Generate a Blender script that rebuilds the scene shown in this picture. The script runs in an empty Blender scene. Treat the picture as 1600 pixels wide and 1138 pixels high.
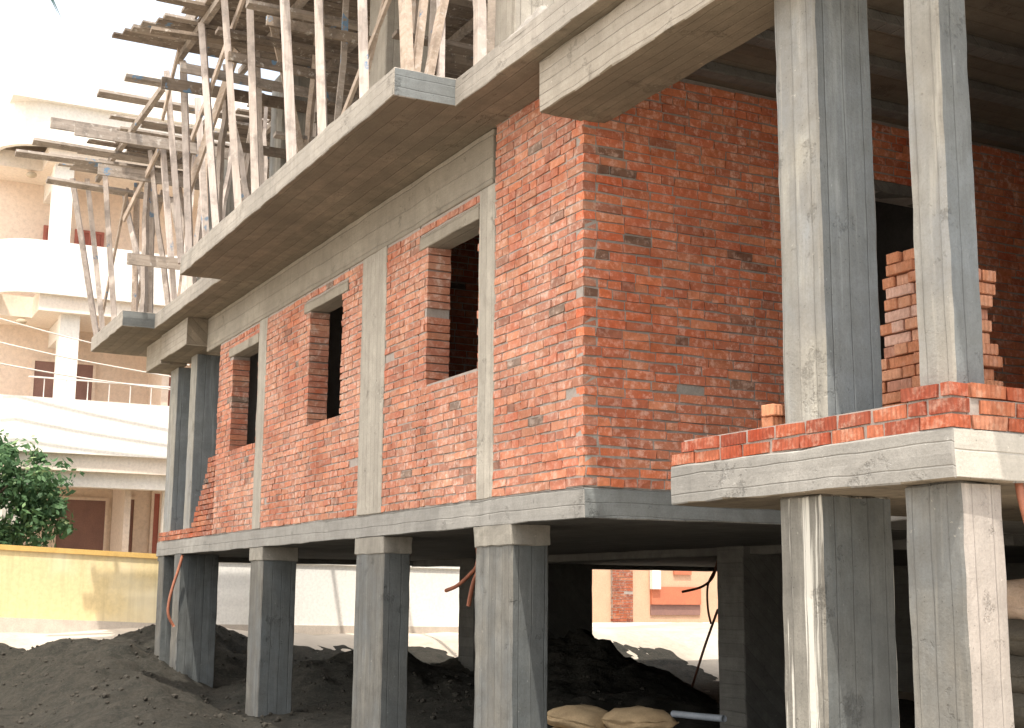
import bpy, bmesh, math, random
from mathutils import Vector, Matrix, noise
random.seed(7)
PI = math.pi
scn = bpy.context.scene
COL = scn.collection

# ------------------------------------------------------------------ materials
def newmat(name, rough=0.9):
    m = bpy.data.materials.new(name); m.use_nodes = True
    nt = m.node_tree; b = nt.nodes['Principled BSDF']
    b.inputs['Roughness'].default_value = rough
    b.inputs['Specular IOR Level'].default_value = 0.25
    return m, nt, b
def N(nt, t, **kw):
    n = nt.nodes.new(t)
    for k, v in kw.items(): setattr(n, k, v)
    return n
def L(nt, a, b): nt.links.new(a, b)
def pos(nt, scale=(1, 1, 1), rot=(0, 0, 0)):
    g = N(nt, 'ShaderNodeNewGeometry'); mp = N(nt, 'ShaderNodeMapping')
    mp.inputs['Scale'].default_value = scale; mp.inputs['Rotation'].default_value = rot
    L(nt, g.outputs['Position'], mp.inputs['Vector']); return mp.outputs['Vector']
def noi(nt, vec, scale, detail=6, rough=0.6, dist=0):
    n = N(nt, 'ShaderNodeTexNoise'); n.inputs['Scale'].default_value = scale
    n.inputs['Detail'].default_value = detail; n.inputs['Roughness'].default_value = rough
    n.inputs['Distortion'].default_value = dist
    L(nt, vec, n.inputs['Vector']); return n.outputs['Fac']
def mr(nt, v, a, b, c=0.0, d=1.0, clamp=True):
    n = N(nt, 'ShaderNodeMapRange', clamp=clamp)
    n.inputs[1].default_value = a; n.inputs[2].default_value = b
    n.inputs[3].default_value = c; n.inputs[4].default_value = d
    L(nt, v, n.inputs[0]); return n.outputs[0]
def mth(nt, op, a, b=None):
    n = N(nt, 'ShaderNodeMath', operation=op)
    for i, v in enumerate((a, b)):
        if v is None: continue
        if isinstance(v, (int, float)): n.inputs[i].default_value = v
        else: L(nt, v, n.inputs[i])
    return n.outputs[0]
def mix(nt, fac, a, b, mode='MIX'):
    n = N(nt, 'ShaderNodeMix', data_type='RGBA', blend_type=mode)
    for i, v in ((0, fac), (6, a), (7, b)):
        if isinstance(v, (int, float)): n.inputs[i].default_value = v
        elif isinstance(v, tuple): n.inputs[i].default_value = v if len(v) == 4 else v + (1,)
        else: L(nt, v, n.inputs[i])
    return n.outputs[2]
def bump(nt, b, h, strength=0.4, dist=0.01):
    n = N(nt, 'ShaderNodeBump'); n.inputs['Strength'].default_value = strength
    n.inputs['Distance'].default_value = dist
    L(nt, h, n.inputs['Height']); L(nt, n.outputs[0], b.inputs['Normal'])

def concrete(name, light, dark, stain=(0.1, 0.095, 0.085), boards=None, bw=0.12, streak=0.5, cool=None, line=0.55, lime=0.0, runs=False):
    """board marked concrete. boards: 'x' boards run along x, 'y' along y, 'z' upright"""
    m, nt, b = newmat(name, 0.92)
    p = pos(nt)
    big = noi(nt, p, 0.9, 5, 0.6); mid = noi(nt, p, 5.5, 6, 0.65); fine = noi(nt, p, 48, 4, 0.7)
    c = mix(nt, mr(nt, big, 0.35, 0.68), light, dark)
    if cool: c = mix(nt, mr(nt, noi(nt, pos(nt, (1, 1, .6)), 1.7, 4), 0.42, 0.62), c, cool)
    c = mix(nt, mr(nt, mid, 0.38, 0.72, 0, 0.7), c, stain, 'MIX') if stain else c
    bl = noi(nt, p, 2.6, 7, 0.75, .6)
    c = mix(nt, mr(nt, bl, 0.52, 0.70, 0, 0.5), c, tuple(x * .72 for x in dark))
    c = mix(nt, mr(nt, noi(nt, p, 70, 3, .8), 0.45, 0.7, 0, 0.35), c, tuple(x * .6 for x in dark))
    # vertical water streaks
    sv = noi(nt, pos(nt, (8, 8, 0.8)), 1.5, 6, 0.65)
    c = mix(nt, mr(nt, sv, 0.5, 0.8, 0, streak * .8), c, tuple(x * 0.45 for x in dark))
    sv2 = noi(nt, pos(nt, (9, 9, 0.7), (0, 0, .4)), 1.3, 5, 0.6)
    c = mix(nt, mr(nt, sv2, 0.55, 0.75, 0, 0.1 + lime), c, tuple(min(1, x * 1.35) for x in light))
    h = mth(nt, 'ADD', mth(nt, 'MULTIPLY', mid, 0.6), mth(nt, 'MULTIPLY', fine, 0.5))
    if boards:
        s = N(nt, 'ShaderNodeSeparateXYZ'); L(nt, p, s.inputs[0])
        ia, ib = {'x': (1, 2), 'y': (0, 2), 'z': (0, 1)}[boards]
        wob = mth(nt, 'MULTIPLY', noi(nt, p, 1.3, 2), 0.03)
        u = mth(nt, 'ADD', mth(nt, 'ADD', s.outputs[ia], s.outputs[ib]), wob)
        k = mth(nt, 'DIVIDE', u, bw)
        fl = mth(nt, 'FLOOR', k); fr = mth(nt, 'FRACT', k)
        wn = N(nt, 'ShaderNodeTexWhiteNoise', noise_dimensions='1D'); L(nt, fl, wn.inputs['W'])
        c = mix(nt, mr(nt, wn.outputs[0], 0, 1, 0, 0.3), c, tuple(x * 0.5 for x in dark))
        e = mth(nt, 'MINIMUM', fr, mth(nt, 'SUBTRACT', 1.0, fr))
        ln = mr(nt, e, 0.0, 0.05, 1, 0)
        brk = mr(nt, noi(nt, p, 2.2, 3), 0.4, 0.6)
        lf = mth(nt, 'MULTIPLY', mth(nt, 'MULTIPLY', ln, brk), line * .5)
        c = mix(nt, lf, c, tuple(x * 0.3 for x in dark))
        sc = {'x': (0.5, 22, 22), 'y': (22, 0.5, 22), 'z': (16, 16, 1.1)}[boards]
        gr = noi(nt, pos(nt, sc), 2.0, 4, 0.6)
        c = mix(nt, mr(nt, gr, 0.45, 0.75, 0, 0.22), c, tuple(x * 0.5 for x in dark))
        h = mth(nt, 'ADD', h, mth(nt, 'ADD', mth(nt, 'MULTIPLY', wn.outputs[0], 0.6), mth(nt, 'MULTIPLY', ln, -0.8)))
        h = mth(nt, 'ADD', h, mth(nt, 'MULTIPLY', gr, 0.2))
    if runs:
        rn = noi(nt, pos(nt, (7, 7, .16)), 1.4, 5, .7)
        c = mix(nt, mr(nt, rn, .52, .56, 0, .85), c, (.60, .58, .52))
    # honeycombed patches and cement splashes
    hc = mth(nt, 'MULTIPLY', mr(nt, noi(nt, p, 3.1, 5, .7), .60, .66), mr(nt, noi(nt, p, 34, 4, .8), .45, .55))
    c = mix(nt, mth(nt, 'MULTIPLY', hc, .35), c, tuple(x * .4 for x in dark))
    sp_ = mr(nt, noi(nt, p, 16, 5, .75), .66, .70)
    c = mix(nt, mth(nt, 'MULTIPLY', sp_, .55), c, tuple(min(1, x * 1.4) for x in light))
    h = mth(nt, 'SUBTRACT', h, hc)
    # air holes
    vo = N(nt, 'ShaderNodeTexVoronoi'); vo.inputs['Scale'].default_value = 30; L(nt, p, vo.inputs['Vector'])
    pit = mth(nt, 'MULTIPLY', mr(nt, vo.outputs['Distance'], 0.08, 0.16, 1, 0), mr(nt, mid, 0.5, 0.6))
    c = mix(nt, mth(nt, 'MULTIPLY', pit, 0.55), c, tuple(x * 0.25 for x in dark))
    L(nt, c, b.inputs['Base Color'])
    bump(nt, b, h, 0.6, 0.012)
    return m

def brickmat(name, objrand=False, dirt=0.5, groove=False, tint=(1, 1, 1), dust=.22, dustc=(.55, .36, .28)):
    m, nt, b = newmat(name, 0.9)
    p = pos(nt)
    if objrand:
        oi = N(nt, 'ShaderNodeObjectInfo')
        r = N(nt, 'ShaderNodeValToRGB'); L(nt, oi.outputs['Random'], r.inputs[0])
        cr = r.color_ramp; cr.interpolation = 'CONSTANT'
        cols = [(.56, .23, .11), (.62, .30, .17), (.52, .20, .09), (.66, .42, .33), (.44, .20, .13), (.60, .26, .13), (.63, .34, .22)]
        cr.elements[0].color = cols[0] + (1,); cr.elements[1].color = cols[1] + (1,); cr.elements[1].position = .2
        for i, cc in enumerate(cols[2:]): cr.elements.new(.34 + i * .135).color = cc + (1,)
        c = r.outputs[0]
    else:
        a = N(nt, 'ShaderNodeVertexColor', layer_name='Col'); c = a.outputs[0]
    n1 = noi(nt, p, 26, 6, 0.7); n2 = noi(nt, p, 90, 4, 0.7); n3 = noi(nt, p, 1.1, 4, 0.6)
    c = mix(nt, 1.0, c, mix(nt, mr(nt, n1, 0.3, 0.7), (.72, .7, .68), (1.2, 1.15, 1.15)), 'MULTIPLY')
    # mortar smears and dust
    sm = mth(nt, 'MULTIPLY', mr(nt, noi(nt, p, 13, 6, 0.75), 0.50, 0.62), mr(nt, n3, 0.4, 0.6, 0.35, 1))
    c = mix(nt, mth(nt, 'MULTIPLY', sm, dirt), c, (.52, .45, .40))
    c = mix(nt, mr(nt, mth(nt, 'ADD', mth(nt, 'MULTIPLY', n3, .6), mth(nt, 'MULTIPLY', noi(nt, p, 7, 5, .7), .4)), 0.36, 0.62, dust * .25, dust), c, dustc)
    if tint != (1, 1, 1): c = mix(nt, 1.0, c, tint, 'MULTIPLY')
    L(nt, c, b.inputs['Base Color'])
    h = mth(nt, 'ADD', mth(nt, 'MULTIPLY', n1, 0.7), mth(nt, 'MULTIPLY', n2, 0.4))
    if groove:
        w = N(nt, 'ShaderNodeTexWave', wave_type='BANDS'); w.inputs['Scale'].default_value = 14
        mp = pos(nt, (1, 1, 0), (0, 0, .78)); L(nt, mp, w.inputs['Vector'])
        h = mth(nt, 'ADD', h, mth(nt, 'MULTIPLY', w.outputs['Fac'], 0.9))
    bump(nt, b, h, 0.6, 0.006)
    return m

def mottled(name, a, bcol, scale=3.0, rough=0.9, third=None, streak=0.0, bmp=0.3, bd=0.01, grain=None):
    m, nt, b = newmat(name, rough)
    p = pos(nt)
    n = noi(nt, p, scale, 7, 0.65)
    c = mix(nt, mr(nt, n, 0.33, 0.67), a, bcol)
    f = noi(nt, p, scale * 12, 5, 0.7)
    c = mix(nt, mr(nt, f, 0.4, 0.7, 0, 0.4), c, tuple(x * 0.6 for x in bcol))
    if third: c = mix(nt, mr(nt, noi(nt, p, scale * .35, 4), 0.48, 0.62), c, third)
    if streak:
        c = mix(nt, mr(nt, noi(nt, pos(nt, (6, 6, .3)), 1.5, 5), .5, .7, 0, streak), c, tuple(x * .6 for x in bcol))
    L(nt, c, b.inputs['Base Color'])
    bump(nt, b, mth(nt, 'ADD', n, mth(nt, 'MULTIPLY', f, 0.5)), bmp, bd)
    return m

def wood(name, a, bcol, axis='z', paint=True):
    m, nt, b = newmat(name, 0.85)
    sc = {'x': (.8, 14, 14), 'y': (14, .8, 14), 'z': (14, 14, .8)}[axis]
    g = noi(nt, pos(nt, sc), 2.4, 6, 0.65, 0.3)
    c = mix(nt, mr(nt, g, 0.32, 0.68), a, bcol)
    oi = N(nt, 'ShaderNodeObjectInfo')
    c = mix(nt, mr(nt, oi.outputs['Random'], 0, 1, 0, 0.45), c, (.30, .235, .17))
    c = mix(nt, mr(nt, noi(nt, pos(nt), 5, 6, .7), .48, .66, 0, .65), c, tuple(x * .5 for x in bcol))
    c = mix(nt, mr(nt, noi(nt, pos(nt), 11, 5, .7), .58, .66, 0, .6), c, (.6, .57, .52))
    if paint:
        k = mth(nt, 'MULTIPLY', mr(nt, noi(nt, pos(nt, (1, 1, 1)), 2.6, 2), .66, .68), mr(nt, noi(nt, pos(nt), 17, 3), .45, .5))
        c = mix(nt, mth(nt, 'MULTIPLY', k, .8), c, (.12, .24, .38))
    L(nt, c, b.inputs['Base Color'])
    bump(nt, b, g, 0.5, 0.008)
    return m

M = {}
M['fascia'] = concrete('concrete_fascia', (.46, .42, .365), (.31, .285, .25), (.27, .245, .21), 'x', .085, .4, line=.8)
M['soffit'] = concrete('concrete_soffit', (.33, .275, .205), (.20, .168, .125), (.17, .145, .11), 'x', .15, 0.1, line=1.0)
M['beam'] = concrete('concrete_beam', (.50, .45, .38), (.36, .32, .265), (.30, .265, .215), 'x', .09, .2, line=1.35)
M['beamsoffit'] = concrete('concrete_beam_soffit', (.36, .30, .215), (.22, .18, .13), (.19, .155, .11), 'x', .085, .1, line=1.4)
M['band'] = concrete('concrete_band', (.42, .375, .305), (.31, .275, .225), (.26, .235, .19), 'x', .2, .3, line=.5)
M['return'] = concrete('concrete_return_shaded', (.26, .28, .275), (.18, .195, .195), (.15, .155, .15), 'y', .1, .3)  # cool dark tone paints shade onto the right-facing slab ends
M['slab'] = concrete('concrete_slab', (.38, .365, .335), (.27, .26, .24), (.22, .21, .19), 'x', .115, .35, line=.9)
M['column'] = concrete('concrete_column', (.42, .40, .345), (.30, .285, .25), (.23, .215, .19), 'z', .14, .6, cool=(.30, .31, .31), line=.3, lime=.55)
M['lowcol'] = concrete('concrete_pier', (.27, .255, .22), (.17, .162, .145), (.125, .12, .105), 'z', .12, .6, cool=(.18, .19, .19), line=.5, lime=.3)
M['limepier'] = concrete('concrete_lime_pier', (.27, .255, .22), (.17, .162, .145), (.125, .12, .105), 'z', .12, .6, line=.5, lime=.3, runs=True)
M['colshade'] = concrete('concrete_column_shade_side', (.27, .29, .29), (.185, .20, .205), (.15, .16, .155), 'z', .14, .5, cool=(.21, .235, .25), line=.25, lime=.55)  # shaded copy of the column concrete for right-hand faces
M['piershade'] = concrete('concrete_pier_shade_side', (.17, .178, .172), (.115, .122, .12), (.085, .088, .083), 'z', .12, .5, cool=(.13, .145, .15), line=.4, lime=.3)  # shade put into the colour of the piers' right-hand faces
M['capital'] = concrete('concrete_capital', (.36, .335, .285), (.25, .232, .2), (.19, .175, .15), None, .1, .4, lime=.35)
M['pilaster'] = concrete('concrete_pilaster', (.52, .48, .41), (.40, .365, .31), (.32, .29, .245), 'z', .11, .25)
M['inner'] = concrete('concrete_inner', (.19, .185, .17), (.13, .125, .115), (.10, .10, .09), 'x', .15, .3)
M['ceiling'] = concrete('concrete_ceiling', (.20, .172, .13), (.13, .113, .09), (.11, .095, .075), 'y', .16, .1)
M['terrsun'] = concrete('concrete_terrace_end_sunlit', (.66, .63, .56), (.50, .475, .42), (.42, .395, .34), 'y', .13, .2)  # lighter copy of the slab concrete, sun painted onto the end face
M['sunside'] = concrete('concrete_sunlit_side', (.52, .47, .42), (.40, .365, .33), (.32, .29, .26), 'z', .13, .4, lime=.3)  # sunlight put into the colour of the corner pier's right face
M['mortar'] = mottled('mortar', (.42, .37, .33), (.31, .27, .24), 9, bmp=.5)
M['brick'] = brickmat('brick_wall', dirt=.55)
M['brickside'] = brickmat('brick_porch', dirt=.6, dust=.3, dustc=(.70, .40, .27), tint=(1.42, 1.32, 1.3))
M['brickpale'] = brickmat('brick_front_wall', dirt=.7, dust=.34, dustc=(.76, .54, .42), tint=(1.12, 1.08, 1.06))
M['brickkerb'] = brickmat('brick_kerb', dirt=.3, dust=.12, groove=True, tint=(1.05, 1.12, 1.0))
M['mortardark'] = mottled('mortar_dark', (.40, .37, .33), (.27, .25, .225), 6, bmp=.6)
M['brickloose'] = brickmat('brick_loose', True, .25, True)
M['render_in'] = mottled('inner_plaster', (.36, .34, .32), (.28, .265, .25), 3)
M['shade_in'] = mottled('inner_plaster_shaded', (.09, .085, .08), (.06, .057, .054), 3)  # darker copy of the inner plaster, painting shade behind the doorway
M['prop'] = wood('prop_timber', (.70, .63, .58), (.50, .43, .385), 'z')
M['plank'] = wood('plank_timber', (.42, .37, .325), (.26, .225, .195), 'y')
M['plankdark'] = wood('plank_timber_dark', (.24, .195, .16), (.14, .115, .095), 'y')
M['brace'] = wood('brace_timber', (.62, .52, .44), (.46, .36, .28), 'x')

# ------------------------------------------------------------------ helpers
def obj(name, bm, mat, parent=None, mats=None, smooth=False):
    me = bpy.data.meshes.new(name); bm.to_mesh(me); bm.free()
    for m in ([mat] + (mats or [])): me.materials.append(m)
    if smooth:
        for p in me.polygons: p.use_smooth = True
    o = bpy.data.objects.new(name, me); COL.objects.link(o)
    if parent:
        o.parent = parent; o.matrix_parent_inverse = parent.matrix_world.inverted() if False else Matrix.Translation(-parent.location)
    return o
def tag(o, label=None, cat=None, group=None, kind=None):
    if label: o['label'] = label
    if cat: o['category'] = cat
    if group: o['group'] = group
    if kind: o['kind'] = kind
    return o
def thing(name, label, cat, loc=(0, 0, 0), group=None):
    o = bpy.data.objects.new(name, None); COL.objects.link(o); o.location = loc
    o.empty_display_size = .2
    return tag(o, label, cat, group)
def bx(bm, x0, x1, y0, y1, z0, z1, mi=0, jit=0.0):
    vs = []
    for x in (x0, x1):
        for y in (y0, y1):
            for z in (z0, z1):
                vs.append(bm.verts.new((x + random.uniform(-jit, jit), y + random.uniform(-jit, jit), z + random.uniform(-jit, jit))))
    fs = []
    for q in ((0, 1, 3, 2), (4, 6, 7, 5), (0, 4, 5, 1), (2, 3, 7, 6), (0, 2, 6, 4), (1, 5, 7, 3)):
        f = bm.faces.new([vs[i] for i in q]); f.material_index = mi; fs.append(f)
    return fs
def rough_box(x0, x1, y0, y1, z0, z1, step=.25, amp=.006, bev=.008, edge=.01):
    """a cast box: subdivided, slightly wavy, with worn bevelled edges"""
    bm = bmesh.new(); bx(bm, x0, x1, y0, y1, z0, z1)
    if bev: bmesh.ops.bevel(bm, geom=bm.edges[:], offset=bev, segments=1, affect='EDGES', profile=.5)
    for ax, (a, b) in enumerate(((x0, x1), (y0, y1), (z0, z1))):
        n = int((b - a) / step)
        for i in range(1, min(n, 60) + 1):
            co = [0, 0, 0]; co[ax] = a + (b - a) * i / (min(n, 60) + 1)
            no = [0, 0, 0]; no[ax] = 1
            bmesh.ops.bisect_plane(bm, geom=bm.verts[:] + bm.edges[:] + bm.faces[:], plane_co=co, plane_no=no)
    for v in bm.verts:
        d = noise.noise_vector(v.co * 1.1) * amp * .7 + noise.noise_vector(v.co * 9) * amp * .25
        cnt = sum(1 for a, (lo, hi) in enumerate(((x0, x1), (y0, y1), (z0, z1))) if min(abs(v.co[a] - lo), abs(v.co[a] - hi)) < bev * 1.2 + 1e-4)
        if cnt >= 2: d += noise.noise_vector(v.co * 14) * edge * .6
        v.co += d + (noise.noise_vector(v.co * 31) * edge * .45 if cnt >= 2 else Vector((0, 0, 0)))
    bmesh.ops.recalc_face_normals(bm, faces=bm.faces[:])
    return bm
def bar(bm, a, b, w, d, roll=0, taper=1.0, wob=0.0, seg=1):
    a = Vector(a); b = Vector(b); t = (b - a).normalized()
    up = Vector((0, 0, 1)) if abs(t.z) < .9 else Vector((0, 1, 0))
    s = t.cross(up).normalized(); u = s.cross(t).normalized()
    s, u = s * math.cos(roll) + u * math.sin(roll), -s * math.sin(roll) + u * math.cos(roll)
    rings = []
    for i in range(seg + 1):
        f = i / seg; c = a.lerp(b, f); k = 1 + (taper - 1) * f
        off = Vector((random.uniform(-wob, wob), random.uniform(-wob, wob), 0)) if 0 < i < seg else Vector((0, 0, 0))
        rings.append([bm.verts.new(c + off + s * (sx * w / 2 * k) + u * (sy * d / 2 * k)) for sx, sy in ((-1, -1), (1, -1), (1, 1), (-1, 1))])
    for i in range(seg):
        for j in range(4):
            bm.faces.new((rings[i][j], rings[i][(j + 1) % 4], rings[i + 1][(j + 1) % 4], rings[i + 1][j]))
    bm.faces.new(rings[0][::-1]); bm.faces.new(rings[-1])
def tube(bm, pts, r, n=8):
    pts = [Vector(p) for p in pts]
    # catmull-rom smoothing
    P = []
    for i in range(len(pts) - 1):
        p0 = pts[max(i - 1, 0)]; p1 = pts[i]; p2 = pts[i + 1]; p3 = pts[min(i + 2, len(pts) - 1)]
        for k in range(5):
            t = k / 5
            P.append(.5 * ((2 * p1) + (p2 - p0) * t + (2 * p0 - 5 * p1 + 4 * p2 - p3) * t * t + (3 * p1 - p0 - 3 * p2 + p3) * t ** 3))
    P.append(pts[-1]); rings = []
    for i, p in enumerate(P):
        t = (P[min(i + 1, len(P) - 1)] - P[max(i - 1, 0)]).normalized()
        s = t.cross(Vector((.3, 1, .2))).normalized(); u = s.cross(t)
        rings.append([bm.verts.new(p + (s * math.cos(2 * PI * j / n) + u * math.sin(2 * PI * j / n)) * r) for j in range(n)])
    for i in range(len(rings) - 1):
        for j in range(n): bm.faces.new((rings[i][j], rings[i][(j + 1) % n], rings[i + 1][(j + 1) % n], rings[i + 1][j]))
    bm.faces.new(rings[0]); bm.faces.new(rings[-1][::-1])
def nb(): return bmesh.new()

# ------------------------------------------------------------------ bricks
BC = [(.58, .265, .125), (.61, .305, .15), (.565, .25, .115), (.60, .32, .175), (.52, .225, .105), (.58, .295, .16), (.63, .38, .25), (.575, .275, .13), (.55, .27, .15)]
def bcol(u, z, dark):
    r = random.random()
    if r < dark * .6: c = (.13, .115, .105)
    elif r < dark + .02: c = (.40, .20, .13)
    else: c = random.choice(BC)
    k = random.uniform(.9, 1.1); return (c[0] * k, c[1] * k, c[2] * k, 1)
def brick_wall(name, parent, axis, c0, u0, u1, z0, z1, holes=(), corner=None, mort=None, sgn=-1, thick=.24, dark=.006, label=None, mat=None, quoin=None, special=(), jit=.0035):
    """individual bricks over a mortar core. axis 'y': wall in plane y=c0, u is x. axis 'x': plane x=c0, u is y.
    sgn = direction of the outer face normal along the plane axis"""
    bm = nb(); lay = bm.loops.layers.color.new('Col')
    pitch = .0755; bh = .0625; BL = .236; J = .012
    def put(ua, ub, za, zb, deep, col, off=0):
        o = c0 + sgn * off; i = c0 - sgn * deep
        if axis == 'y': fs = bx(bm, ua, ub, min(o, i), max(o, i), za, zb, 0, jit)
        else: fs = bx(bm, min(o, i), max(o, i), ua, ub, za, zb, 0, jit)
        for f in fs:
            for l in f.loops: l[lay] = col
    n = int((z1 - z0) / pitch + .5)
    for r in range(n):
        za = z0 + .008 + r * pitch; zb = min(za + bh, z1 - .002)
        if zb - za < .02: continue
        segs = [(u0 + (.118 if corner == 'start' and r % 2 == 0 else 0), u1 - (.118 if corner == 'end' and r % 2 else 0))]
        for (ha, hb, hz0, hz1) in holes:
            if za < hz1 - .02 and zb > hz0 + .02:
                ns = []
                for a, b in segs:
                    if hb <= a or ha >= b: ns.append((a, b)); continue
                    if ha > a: ns.append((a, ha))
                    if hb < b: ns.append((hb, b))
                segs = ns
        for a, b in segs:
            u = a - (BL / 2 if r % 2 else 0) + random.uniform(-.03, .03)
            hd = random.random() < .12
            while u < b - .01:
                ln = BL * random.uniform(.94, 1.04)
                if hd or random.random() < .13: ln = .11
                ua = max(u, a + .001); ub = min(u + ln, b - .001)
                if b - ub < .06: ub = b - .001; ln = ub - u
                u += ln + J
                if ub - ua < (.008 if ua < a + .01 else .02):
                    continue
                if random.random() < .004: continue
                deep = .11
                edge = ua < a + .01 or ub > b - .01
                if edge: deep = thick - .006
                if (corner == 'end' and ub > u1 - .3) or (corner == 'start' and ua < u0 + .3): deep = .11
                ja = random.uniform(-.012, .012) if edge else 0
                if ua < a + .01 and a > u0 + .01: ua += ja
                dz = random.uniform(-.003, .003)
                col = bcol(ua, za, dark)
                for (su, sz, w, cc) in special:
                    if ua - .02 < su < ub and za - .008 < sz < zb + .008: col = cc + (1,)
                put(ua, ub, za + dz, zb + dz, deep, col, random.uniform(.001, .009))
    o = obj(name, bm, mat or M['brick'], parent)
    # mortar core
    bm = nb()
    if corner == 'end': u1 -= .014
    if corner == 'start': u0 += .014
    def hole_at(u, za, zb):
        return any((abs(h[0] - u) < 1e-4 or abs(h[1] - u) < 1e-4) and u0 + .01 < u < u1 - .01 and za < (h[2] + h[3]) / 2 < zb for h in holes)
    cuts = sorted(set([u0, u1] + [h[0] for h in holes] + [h[1] for h in holes]))
    i = c0 - sgn * thick; f = c0 - sgn * .004
    lo, hi = min(i, f), max(i, f)
    for a, b in zip(cuts[:-1], cuts[1:]):
        mid = (a + b) / 2; zs = [(z0, z1)]
        hh = [(h[2], h[3]) for h in holes if h[0] < mid < h[1]]
        if hh: zs = [(z0, min(h[0] for h in hh)), (max(h[1] for h in hh), z1)]
        for za, zb in zs:
            if zb - za < .01: continue
            e0 = .008 if (a > u0 + .001) else 0; e1 = .008 if (b < u1 - .001) else 0
            ra, rb = a + (.03 if hole_at(a, za, zb) else 0), b - (.03 if hole_at(b, za, zb) else 0)
            if axis == 'y': bx(bm, ra, rb, lo + .01 * (sgn > 0), hi - .01 * (sgn < 0) if False else hi, za, zb)
            else: bx(bm, lo, hi, ra, rb, za, zb)
    obj('mortar', bm, mort or M['mortar'], o)
    if label: o['label'] = label
    return o

# ------------------------------------------------------------------ THE BUILDING UNDER CONSTRUCTION
B = thing('unfinished_building', 'unfinished raised concrete frame building with red brick infill walls on bare piers', 'building')
ZS = 3.25   # underside of the upper slab
ZT = 3.50
ZG = -2.45

def recolor(o, rules):
    """give faces another concrete tone by direction"""
    me = o.data
    for mt, fn in rules:
        me.materials.append(mt); k = len(me.materials) - 1
        for p in me.polygons:
            if fn(p.normal, p.center): p.material_index = k
def cast(name, x0, x1, y0, y1, z0, z1, mat, parent=B, label=None, **kw):
    if name in ('column', 'pier', 'upper_column'): kw['amp'] = .003
    o = obj(name, rough_box(x0, x1, y0, y1, z0, z1, **kw), mat, parent)
    if name in ('column', 'pier') and mat != M['inner']: recolor(o, [(M['colshade'] if name == 'column' else M['piershade'] if x0 < 3 else M['sunside'], lambda n, c: n.x > .85)])
    if label: o['label'] = label
    return o
# base slab
s = cast('floor_slab', -13.8, -.0, 0, 12.4, -.23, 0, M['slab'], step=.3, amp=.008, edge=.012)
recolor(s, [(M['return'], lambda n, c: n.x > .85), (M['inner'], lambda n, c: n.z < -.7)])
s = cast('terrace_slab', 1.42, 3.84, -.2, 5.2, -.225, .02, M['slab'], step=.2, amp=.008, edge=.016)
recolor(s, [(M['terrsun'], lambda n, c: n.x > .85), (M['soffit'], lambda n, c: n.z < -.7)])
cast('link_slab', .0, 1.42, 2.2, 12.4, -.226, -.004, M['slab'])
cast('rear_slab', 1.42, 9.0, 5.2, 12.4, -.228, -.006, M['slab'])
# upper slab, three bays
s = cast('upper_slab', -12.3, -8.5, -.55, 10, ZS, ZT - .01, M['fascia'], step=.22, edge=.012)
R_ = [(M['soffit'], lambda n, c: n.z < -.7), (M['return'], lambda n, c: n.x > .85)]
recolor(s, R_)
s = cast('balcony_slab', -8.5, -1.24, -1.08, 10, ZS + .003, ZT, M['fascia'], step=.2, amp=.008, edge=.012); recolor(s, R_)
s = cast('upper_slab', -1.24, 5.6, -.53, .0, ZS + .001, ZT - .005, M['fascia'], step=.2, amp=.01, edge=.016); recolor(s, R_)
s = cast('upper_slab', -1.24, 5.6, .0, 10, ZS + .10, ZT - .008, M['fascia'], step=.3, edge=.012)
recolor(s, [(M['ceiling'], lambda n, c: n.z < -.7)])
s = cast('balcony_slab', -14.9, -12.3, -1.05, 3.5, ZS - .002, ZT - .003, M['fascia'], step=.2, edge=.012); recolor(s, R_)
# ceiling ribs over the porch
for x in (.33, 1.02, 1.66, 2.5, 3.4, 4.3):
    cast('ceiling_rib', x - .07, x + .07, .2, 9.9, ZS + .02, ZS + .101, M['inner'])
# porch beam and matching beams at the far end
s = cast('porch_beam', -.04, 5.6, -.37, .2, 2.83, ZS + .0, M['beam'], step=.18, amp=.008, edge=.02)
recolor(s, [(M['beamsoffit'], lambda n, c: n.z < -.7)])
s = cast('end_beam', -12.75, -11.1, -.33, .16, 2.83, ZS - .004, M['beam'], step=.2); recolor(s, [(M['soffit'], lambda n, c: n.z < -.7 or n.x > .85)])  # right sides of both end beams take the underside tone as painted shade
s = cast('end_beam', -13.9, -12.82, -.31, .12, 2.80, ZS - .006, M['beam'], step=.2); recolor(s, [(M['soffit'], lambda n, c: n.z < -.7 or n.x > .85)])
# band beam over the windows
s = cast('band_beam', -11.1, -1.55, -.012, .25, 2.745, ZS + .0, M['band'], step=.3, amp=.006)
# upright members in the front wall
TOPZ = 2.745
cast('tie_column', -1.81, -1.5, -.006, .24, 0, TOPZ, M['pilaster'], step=.2, label='narrow pale tie column right of the nearest window')
cast('tie_column', -4.65, -3.98, -.014, .24, 0, TOPZ, M['pilaster'], step=.2, label='broad pale column between two window bays')
cast('tie_column', -8.43, -8.09, -.008, .24, 0, TOPZ, M['pilaster'], step=.2, label='narrow pale tie column beside the farthest window')
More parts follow.
